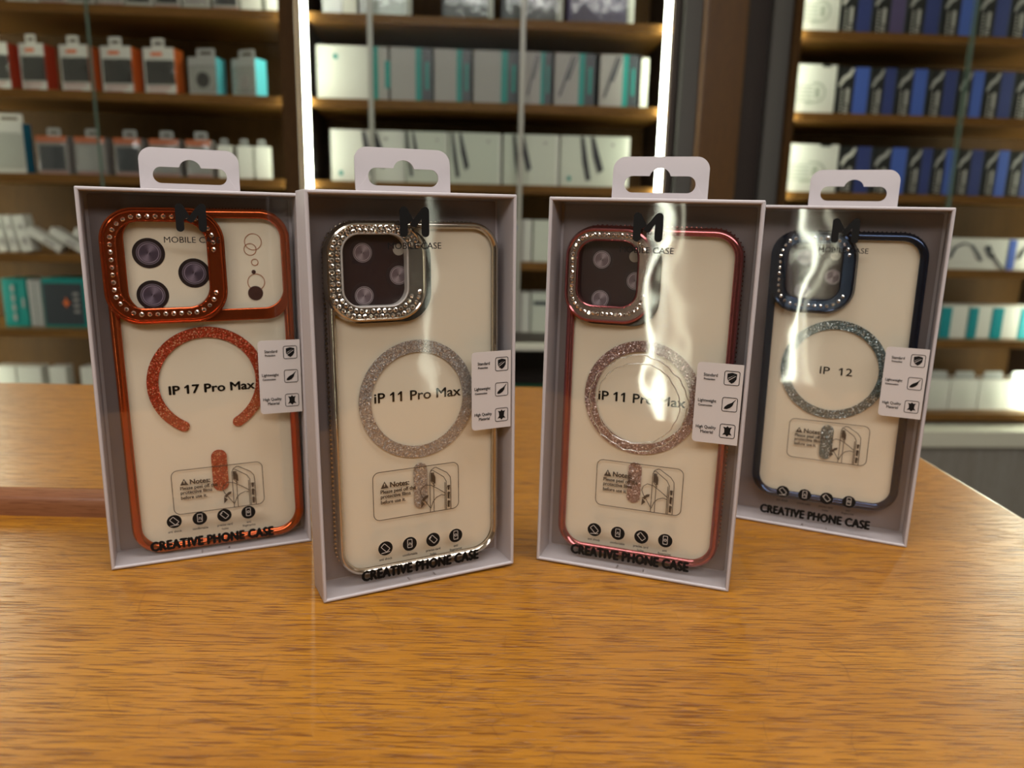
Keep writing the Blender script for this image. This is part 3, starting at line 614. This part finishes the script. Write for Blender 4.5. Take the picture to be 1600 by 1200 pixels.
def base_unit(label, x0, x1):
    t = thing('base_cabinet', label, 'cabinet', BG @ Matrix.Translation(((x0 + x1) / 2, 0, -1.0)), None)
    h = (x1 - x0) / 2
    box('ledge', -h, h, -0.055, 0.36, 0.465, 0.522, 'ledge', t, 0.004)
    box('cabinet_front', -h, h, -0.03, 0.36, 0.0, 0.465, 'laminate', t)
    return t
base_unit('grey laminate base cabinet with a pale ledge under the right wall cabinet', 0.97, 2.09)
base_unit('grey laminate base cabinet standing under the left wall cabinet', -1.76, -0.51)

# glass counter case low in front of the middle cabinet
t = thing('glass_display_case', 'low dark glass display case with pale top, between the silver and pink case boxes', 'display case', BG @ Matrix.Translation((0.1, -0.30, -1.0)))
box('top_frame', -0.5, 0.5, 0, 0.03, 0.822, 0.840, 'ledge', t, 0.002)
box('top_glass', -0.49, 0.49, 0.03, 0.27, 0.828, 0.834, 'darkwood', t)
box('front_glass', -0.49, 0.49, 0.004, 0.010, 0.42, 0.832, 'glass', t)
box('case_back', -0.49, 0.49, 0.26, 0.27, 0.40, 0.832, 'darkwood', t)
box('case_floor', -0.49, 0.49, 0.01, 0.26, 0.60, 0.615, 'darkwood', t)
box('case_base', -0.49, 0.49, 0.0, 0.27, 0.0, 0.42, 'darkwood', t)

# ------------------------------------------------------------------ goods on the shelves
def cm(name, c, rough=0.45, metal=0.0):
    if name not in M: M[name] = mat(name, c, rough, metal)
    return name
cm('pack_white', (0.72, 0.73, 0.66)); cm('pack_orange', (0.78, 0.17, 0.035)); cm('pack_red', (0.55, 0.07, 0.03)); cm('pack_black', (0.015, 0.017, 0.016), 0.3)
cm('pack_cyan', (0.10, 0.50, 0.58)); cm('pack_teal', (0.0, 0.27, 0.24)); cm('pack_grey', (0.38, 0.36, 0.34)); cm('pack_blue', (0.06, 0.13, 0.50)); cm('pack_navy', (0.03, 0.05, 0.20))
cm('pack_violet', (0.09, 0.07, 0.17)); cm('pack_slate', (0.045, 0.055, 0.065), 0.35); cm('pack_silver', (0.50, 0.52, 0.50), 0.25, 0.3); cm('pack_pattern', (0.62, 0.66, 0.56)); cm('pack_sea', (0.02, 0.22, 0.36))
cm('pack_green', (0.03, 0.16, 0.08), 0.3); cm('pack_type', (0.48, 0.48, 0.44)); cm('pack_pink', (0.55, 0.32, 0.30)); cm('cable_black', (0.02, 0.02, 0.025), 0.4)
M['blister'] = clear('blister_plastic', (0.95, 0.96, 0.95), 0.10, 1.6, 1.5, 0.004, 22, 0.035)
ORD = ['first', 'second', 'third', 'fourth', 'fifth', 'sixth', 'seventh', 'eighth', 'ninth', 'tenth']
def pack(name, label, cat, group, s0, s1, z, h, depth, body, panels=(), d0=0.075, yaw=0.0, lean=0.0, body_part='carton', prints=()):
    """a carton whose front face is divided into panels (u0,u1,v0,v1,material,part) in fractions of the front"""
    w_ = s1 - s0
    R = Matrix.Rotation(yaw, 4, 'Z') @ Matrix.Rotation(lean, 4, 'Y')
    lo = min((R @ Vector((x, 0, zz))).z for x in (-w_ / 2, w_ / 2) for zz in (0, h))
    t = thing(name, label, cat, BG @ Matrix.Translation(((s0 + s1) / 2, d0, z - lo + 0.0004)) @ R, group)
    box(body_part, -w_ / 2, w_ / 2, 0, depth, 0, h, body, t, 0.0015)
    for u0, u1, v0, v1, m, part in panels:
        box(part, -w_ / 2 + u0 * w_, -w_ / 2 + u1 * w_, -0.0012 if part != 'window' else -0.0016, 0.002, v0 * h, v1 * h, m, t)
    for part, loops, m in prints:
        link(part, flat(part, [[(-w_ / 2 + a * w_, b_ * h) for a, b_ in lp] for lp in loops], -0.0030, -0.0013), m, t)
    return t
def tab_on(t, cx, z, wd, ht, m):
    k = flat('hang_tab', [rrect(cx - wd / 2, cx + wd / 2, z - 0.003, z + ht, 0.005, 4, (0, 0, 1, 1)), rrect(cx - wd * .32, cx + wd * .32, z + ht * .3, z + ht * .62, ht * .14, 4)], 0.001, 0.0022)
    link('hang_tab', k, m, t)
def blister(t, w_, h, v0, v1, x0=-0.46, x1=0.46, bulge=0.012):
    bm = bmesh.new(); add_box(bm, x0 * w_, x1 * w_, -bulge, -0.0014, v0 * h, v1 * h, 0.008)
    link('blister', bm_mesh('blister', bm, True), 'blister', t)
def lane(j, n=None): return ORD[j]

# left cabinet -------------------------------------------------------
for j, (a, b) in enumerate([(-1.355, -1.266), (-1.258, -1.188), (-1.179, -1.107), (-1.096, -1.025), (-1.016, -0.94), (-0.932, -0.861), (-0.852, -0.775), (-0.764, -0.69), (-0.683, -0.624), (-0.611, -0.567)]):
    white = j in (8, 9)
    t = pack('hanging_pack', f'cropped blister pack on the top shelf of the left cabinet, {lane(j)} from left', 'pack', 'packs on the top left shelf', a, b, SHELF[1], 0.13, 0.04, 'pack_white',
             [] if white else [(0.06, 0.94, 0.16, 0.8, 'pack_black' if j % 3 else 'pack_grey', 'window'), (0, 1, 0.0, 0.12, 'pack_pink' if j % 2 else 'pack_white', 'label_band')])
    if not white: blister(t, b - a, 0.13, 0.1, 0.84)
L1 = [(-1.455, -1.365), (-1.339, -1.262), (-1.224, -1.135), (-1.105, -1.010), (-0.981, -0.885)]
def orange_box(j, a, b):
    t = pack('orange_box', f'white and orange hanging box with black window, {lane(j)} of five from the left', 'box', 'orange window boxes', a, b, SHELF[2], 0.134, 0.055, 'pack_orange' if j > 1 else 'pack_red',
             [(0, 1, 0.0, 1.0, 'pack_white', 'front_panel')], prints=[('logo_print', [[(0.26, 0.83), (0.62, 0.83), (0.62, 0.90), (0.26, 0.90)]], 'pack_orange'), ('text_print', [[(0.1, 0.14), (0.85, 0.14), (0.85, 0.18), (0.1, 0.18)], [(0.1, 0.05), (0.7, 0.05), (0.7, 0.08), (0.1, 0.08)]], 'pack_pink')], yaw=-0.16)
    w_ = b - a
    box('window', -w_ * .45, w_ * .5, -0.0022, 0.001, 0.030, 0.098, 'pack_black', t)
    blister(t, w_, 0.134, 0.22, 0.74, -0.40, 0.50, 0.010)
    tab_on(t, 0.0, 0.134, w_ * 0.42, 0.026, 'pack_white'); return t
for j, (a, b) in enumerate(L1): orange_box(j, a, b)
for j, (a, b, yw) in enumerate([(-0.852, -0.760, -0.22), (-0.728, -0.640, -0.42)]):
    t = pack('cyan_box', ('grey hanging box with a cyan side next to the last orange box', 'turned hanging box with bright cyan side, right end of the orange box shelf')[j], 'box', 'cyan sided boxes', a, b, SHELF[2], 0.112, 0.05, 'pack_cyan',
             [(0, 0.97, 0, 1, 'pack_silver', 'front_panel')], yaw=yw, prints=[('disc_print', [[(0.5 + 0.24 * math.cos(k), 0.42 + 0.2 * math.sin(k)) for k in [q * PI / 8 for q in range(16)]]], 'pack_black' if j == 0 else 'pack_grey')])
    blister(t, b - a, 0.112, 0.12, 0.78, -0.4, 0.5, 0.010); tab_on(t, 0.012, 0.112, 0.06, 0.024, 'pack_silver')
t = pack('blue_white_box', 'white hanging box with a deep blue side at the left end below the orange boxes', 'box', None, -1.484, -1.352, SHELF[3], 0.148, 0.05, 'pack_sea', [(0, 1, 0, 1, 'pack_white', 'front_panel')])
blister(t, 0.132, 0.148, 0.1, 0.8, -0.42, 0.5, 0.014); tab_on(t, 0.03, 0.148, 0.08, 0.026, 'pack_white')
for j, (a, b) in enumerate([(-1.317, -1.225), (-1.204, -1.112), (-1.088, -1.005), (-0.982, -0.892), (-0.873, -0.795)]):
    t = pack('clear_pouch_pack', f'clear hanging pack with an orange header strip, {lane(j)} of five from the left', 'pack', 'clear packs with orange headers', a, b, SHELF[3], 0.112, 0.045, 'pack_grey',
             [(0.02, 0.98, 0.84, 1.0, 'pack_orange', 'header_strip'), (0.1, 0.9, 0.12, 0.76, 'pack_slate' if j in (0, 2) else 'pack_silver', 'window'), (0.05, 0.95, 0.02, 0.10, 'pack_pink', 'label_band')])
    blister(t, b - a, 0.112, 0.05, 0.98, -0.47, 0.49, 0.014); tab_on(t, 0.01, 0.112, 0.04, 0.024, 'pack_silver')
for j, (a, b) in enumerate([(-0.778, -0.733), (-0.719, -0.672), (-0.665, -0.619)]):
    t = pack('slim_white_pack', f'slim rounded white pack near the light strip, {lane(j)} of three from the left', 'pack', 'slim white packs', a, b, SHELF[3], 0.098, 0.03, 'pack_white', body_part='sleeve')
    tab_on(t, 0, 0.098, 0.022, 0.02, 'pack_silver')
for j, (a, b, ln) in enumerate([(-1.462, -1.438, -0.10), (-1.427, -1.403, -0.15), (-1.394, -1.360, -0.19)]):
    pack('slim_carton', f'slim white carton leaning slightly, {lane(j)} of three from left, above the teal box', 'carton', 'leaning white cartons', a, b, SHELF[4], 0.112, 0.05, 'pack_white', lean=ln,
         prints=[('text_print', [[(0.35, 0.2), (0.65, 0.2), (0.65, 0.4), (0.35, 0.4)], [(0.35, 0.62), (0.65, 0.62), (0.65, 0.75), (0.35, 0.75)]], 'pack_grey')])
for j, (a, b) in enumerate([(-1.289, -1.263), (-1.222, -1.196), (-1.149, -1.123)]):
    pack('slim_carton', f'slim white carton toppled steeply, {lane(j)} of three from left, above the teal edged box', 'carton', 'toppled white cartons', a, b, SHELF[4], 0.112, 0.05, 'pack_white', lean=-1.03,
         prints=[('text_print', [[(0.3, 0.2), (0.7, 0.2), (0.7, 0.5), (0.3, 0.5)]], 'pack_grey')])
t = pack('teal_box', 'teal box with four small pale icons in a column, left cabinet', 'box', None, -1.47, -1.397, SHELF[5], 0.152, 0.10, 'pack_teal',
         prints=[('icon_print', [circle(0.45, v, 0.08, 10) for v in (0.2, 0.4, 0.6, 0.8)], 'pack_silver'), ('text_print', [[(0.8, 0.4), (0.9, 0.4), (0.9, 0.6), (0.8, 0.6)]], 'pack_silver')])
for j, (a, b) in enumerate([(-1.391, -1.372), (-1.370, -1.351)]):
    pack('silver_case', ('thin silver case standing against the teal icon box', 'thin silver case standing against the dark teal edged box')[j], 'case', 'silver cases', a, b, SHELF[5], 0.150, 0.09, 'pack_silver')
pack('dark_teal_box', 'teal edged box with a dark picture front, beside the silver cases', 'box', None, -1.347, -1.205, SHELF[5], 0.155, 0.11, 'pack_teal', [(0.02, 0.86, 0.05, 0.90, 'pack_slate', 'picture_panel')],
     prints=[('star_print', [[(0.42, 0.5), (0.47, 0.54), (0.5, 0.62), (0.53, 0.54), (0.6, 0.5), (0.53, 0.46), (0.5, 0.4), (0.47, 0.46)]], 'pack_orange'), ('text_print', [[(0.66, v), (0.78, v), (0.78, v + 0.05), (0.66, v + 0.05)] for v in (0.3, 0.42, 0.54, 0.66)], 'pack_grey')])
for j, (a, b) in enumerate([(-1.523, -1.46), (-1.454, -1.380), (-1.355, -1.303), (-1.256, -1.206)]):
    pack('small_white_carton', f'small white carton just above the counter flap edge, {lane(j)} of four from the left', 'carton', 'small cartons low in the left cabinet', a, b, SHELF[6], 0.123, 0.05, 'pack_white')

# middle cabinet -------------------------------------------------------
tops = [('dark silver pack close to the left light strip', 'pack_silver', 0), ('small bright pack second from the left light strip', 'pack_white', 0), ('large clear pack with a pale tray', 'pack_silver', 1),
        ('wide dark pack with a clear edge', 'pack_slate', 1), ('dark bluish pack right of the middle', 'pack_slate', 1), ('purple grey pack close to the right light strip', 'pack_violet', 1)]
for (a, b), (lb, m, bl) in zip([(-0.444, -0.385), (-0.383, -0.342), (-0.333, -0.179), (-0.088, 0.067), (0.092, 0.278), (0.293, 0.496)], tops):
    t = pack('accessory_pack', lb + ' on the top middle shelf', 'pack', 'packs on the top middle shelf', a, b, SHELF[1], 0.15, 0.06, m, [(0.90, 1.0, 0, 1, 'pack_white', 'edge_strip')] if bl else [])
    if bl: blister(t, b - a, 0.15, 0.03, 0.97)
M1 = [(-0.467, -0.252), (-0.245, -0.117), (-0.111, 0.002), (0.009, 0.150), (0.165, 0.250), (0.259, 0.385), (0.400, 0.519)]
for j, (a, b) in enumerate(M1):
    w_ = b - a; first = j == 0
    lb = 'wide white box with a teal stripe, nearest the left light strip' if first else f'grey box with teal stripe and dark edge, {lane(j - 1)} of six from left'
    g0, g1, g2 = (0.74, 0.86, 1.0) if first else (0.60, 0.74, 1.0)
    pr = [('text_print', [[(g1 + 0.10, 0.25), (g1 + 0.17, 0.25), (g1 + 0.17, 0.75), (g1 + 0.10, 0.75)]], 'pack_teal')]
    if first: pr += [('dot_print', [[(0.27 + 0.035 * math.cos(q * PI / 8), 0.80 + 0.05 * math.sin(q * PI / 8)) for q in range(16)]], 'pack_teal')]
    if j > 3: pr += [('cable_print', [[(0.10, 0.2), (0.42, 0.95), (0.47, 0.95), (0.16, 0.2)], [(0.30, 0.5), (0.52, 0.95), (0.56, 0.95), (0.36, 0.5)]], 'pack_slate')]
    pack('teal_striped_box', lb, 'box', 'teal striped boxes in the middle cabinet', a, b, SHELF[2], 0.158, 0.10, 'pack_slate',
         [(0, g0, 0, 1, 'pack_white' if first else 'pack_grey', 'front_panel'), (g0, g1, 0, 1, 'pack_teal', 'stripe'), (g1, g2, 0, 1, 'pack_grey' if first else 'pack_slate', 'edge_panel')], prints=pr)
pack('slim_white_box', 'slim upright white box beside the right light strip', 'box', None, 0.529, 0.552, SHELF[2], 0.152, 0.06, 'pack_white')
cab = lambda k: [[(k, 0.98), (k + 0.05, 0.98), (k + 0.12, 0.48), (k + 0.17, 0.14), (k + 0.10, 0.12), (k + 0.04, 0.48)], [(k + 0.15, 0.98), (k + 0.20, 0.98), (k + 0.29, 0.60), (k + 0.35, 0.34), (k + 0.27, 0.26), (k + 0.19, 0.60)]]
for j, (a, b) in enumerate([(-0.431, -0.204), (-0.200, -0.070), (-0.066, 0.098), (0.105, 0.280), (0.286, 0.505)]):
    pr = [('cable_print', cab((0.42, 0.0, 0.04, 0.16, 0.28)[j]), 'cable_black'), ('logo_print', [circle(0.75, 0.84, 0.03, 10)], 'pack_grey')]
    if j in (0, 4): pr += [('dot_print', [[(0.13 + 0.03 * math.cos(q * PI / 8), 0.16 + 0.05 * math.sin(q * PI / 8)) for q in range(16)]], 'pack_teal')]
    pack('cable_box', f'white box with a black cable picture, {lane(j)} of five from the left light strip', 'box', 'white cable boxes', a, b, SHELF[3], 0.155, 0.09, 'pack_white', [(0, 0.94, 0, 1, 'pack_white' if j < 1 else 'pack_pattern', 'front_panel')], prints=pr)
for k, z in ((0, 4), (1, 5)):
    for j, (a, b) in enumerate([(0.02, 0.200), (0.206, 0.350)]):
        pack('white_box', ('white box with a blue dot', 'plain white box right of the blue dot box', 'white box with bright edge, right below the blue dot box', 'white box with a dark line of print')[2 * k + j] + ' behind the silver case box', 'box', 'white boxes low in the middle cabinet',
             a, b, SHELF[z], 0.132, 0.08, 'pack_white', [(0, 0.86 if j == 0 else 1, 0, 1, 'pack_grey' if j == 0 else 'pack_pattern', 'front_panel')],
             prints=[('dot_print', [[(0.72 + 0.035 * math.cos(q * PI / 8), 0.80 + 0.05 * math.sin(q * PI / 8)) for q in range(16)]], 'pack_blue')] if (k, j) == (0, 0) else [('text_print', [[(0.05, 0.70), (0.5, 0.70), (0.5, 0.80), (0.05, 0.80)]], 'pack_slate')] if (k, j) == (1, 1) else [])
o = pack('green_pack', 'dark green pack inside the low dark glass display case', 'pack', None, 0.13, 0.24, -0.385, 0.075, 0.08, 'pack_green', d0=-0.22)

# right cabinet ----------------------------------------------------------
def relief(w_, h, fl):
    L = []
    for k in range(5): L.append(stroke([(0.08, 0.26 + 0.075 * k), (0.46, 0.26 + 0.075 * k)], 0.02)[0])
    arc = [(0.45, 0.62)] + [(0.55 + 0.20 * math.cos(a), 0.44 + 0.19 * math.sin(a)) for a in [PI / 2 - k * PI / 10 for k in range(11)]] + [(0.30, 0.22)]
    L.append(stroke(arc, 0.035)[0]); L.append([(0.52, 0.34), (0.62, 0.34), (0.62, 0.54), (0.52, 0.54)])
    return L
for k, (zi, a, b) in enumerate([(1, 1.012, 1.14), (2, 1.016, 1.152), (3, 1.012, 1.186)]):
    w_ = b - a; h = 0.150
    t = pack('white_case', ('white moulded case with raised lines, topmost of three in the right cabinet', 'white moulded case with raised lines, middle of three in the right cabinet', 'white moulded case with raised lines, just above the blue case box')[k],
             'case', 'white moulded cases', a, b, SHELF[zi], h, 0.07, 'pack_white', body_part='shell', prints=[('relief', relief(w_, h, 0), cm('pack_relief', (0.42, 0.46, 0.38)))])  # raised lines coloured darker than the shell, for the shading of its relief
    box('notch', w_ * 0.14, w_ * 0.34, -0.001, 0.05, h * 0.95, h + 0.0005, 'pack_black', t)
ROWS = {1: [(1.144, 1.247), (1.247, 1.356), (1.358, 1.467), (1.471, 1.581), (1.586, 1.692), (1.696, 1.791)],
        2: [(1.158, 1.265), (1.267, 1.350), (1.353, 1.453), (1.457, 1.552), (1.555, 1.640), (1.643, 1.740), (1.744, 1.845)],
        3: [(1.192, 1.300), (1.304, 1.420), (1.424, 1.503), (1.506, 1.582), (1.586, 1.676), (1.681, 1.762), (1.766, 1.849)]}
for zi, row in ROWS.items():
    where = {1: 'top', 2: 'second', 3: 'third'}[zi]
    for j, (a, b) in enumerate(row):
        m = ('pack_blue', 'pack_navy', 'pack_blue', 'pack_navy')[(j + zi) % 4] if not (zi == 1 and j == 1) else 'pack_violet'
        arrow = [[(0.02, 0.62), (0.06, 0.58), (0.20, 0.72), (0.36, 0.80), (0.46, 0.95), (0.40, 0.98), (0.28, 0.86), (0.12, 0.78)]]
        txt = [[(0.12 + q, v), (0.17 + q, v), (0.17 + q, v + 0.045), (0.12 + q, v + 0.045)] for q in (0.0,) for v in [0.06 + 0.07 * r for r in range(7)]] + [[(0.24, v), (0.36, v), (0.36, v + 0.035), (0.24, v + 0.035)] for v in (0.05, 0.11, 0.17)] + [[(0.27, 0.24), (0.36, 0.24), (0.36, 0.56), (0.27, 0.56)]]
        pack('blue_box', f'black lettered box with blue spine, {lane(j)} from left on the {where} right cabinet shelf', 'box', f'blue spined boxes on the {where} right shelf', a, b, SHELF[zi], 0.146, 0.08, 'pack_slate',
             [(0, 0.5, 0, 1, 'pack_black', 'front_panel'), (0.5, 0.93, 0, 1, m, 'spine_panel')], prints=[('arrow_print', arrow, 'pack_white' if j == 0 else 'pack_silver'), ('text_print', txt, 'pack_type')])
for j, (a, b) in enumerate([(1.560, 1.800), (1.806, 2.021)]):
    pack('cable_carton', ('long white carton with grey cable picture, right of the blue case box', 'long white carton with blue end at the right picture edge')[j], 'carton', 'long cable cartons', a, b, SHELF[4], 0.102, 0.06, 'pack_white',
         [(0, 0.12, 0.02, 0.98, 'pack_blue' if j else 'pack_cyan', 'end_panel')], prints=[('cable_print', [stroke([(0.18, 0.35), (0.24, 0.70), (0.36, 0.84), (0.48, 0.78), (0.58, 0.5), (0.64, 0.28)], 0.045)[0], stroke([(0.98, 0.02), (0.84, 0.35), (0.76, 0.6)], 0.035)[0], [(0.66, 0.72), (0.74, 0.80), (0.80, 0.55), (0.74, 0.42)]], 'pack_slate')])
for j, (a, b) in enumerate([(1.604, 1.698), (1.703, 1.784), (1.786, 1.883), (1.885, 1.974)]):
    pack('teal_white_box', f'shrink wrapped white box with a bright teal edge, {lane(j)} from the blue case box', 'box', 'teal edged white boxes', a, b, SHELF[5], 0.112, 0.07, 'pack_white', [(0, 0.40, 0, 0.94, cm('pack_aqua', (0.0, 0.28, 0.32), 0.3), 'edge_panel')])
for j, (a, b) in enumerate([(1.589, 1.672), (1.676, 1.778), (1.782, 1.879), (1.881, 1.981)]):
    t = pack('tabbed_white_box', f'white box with clear rounded tab on top, {lane(j)} from the blue case box', 'box', 'tabbed white boxes', a, b, SHELF[6], 0.108, 0.07, 'pack_white', prints=[('text_print', [stroke([(0.2, v), (0.75, v)], 0.02)[0] for v in (0.3, 0.45, 0.6)], 'pack_pattern')])
    link('clear_tab', flat('clear_tab', [rrect(-0.034, 0.034, 0.106, 0.136, 0.009, 5, (0, 0, 1, 1))], 0.01, 0.013), 'pack_silver', t)
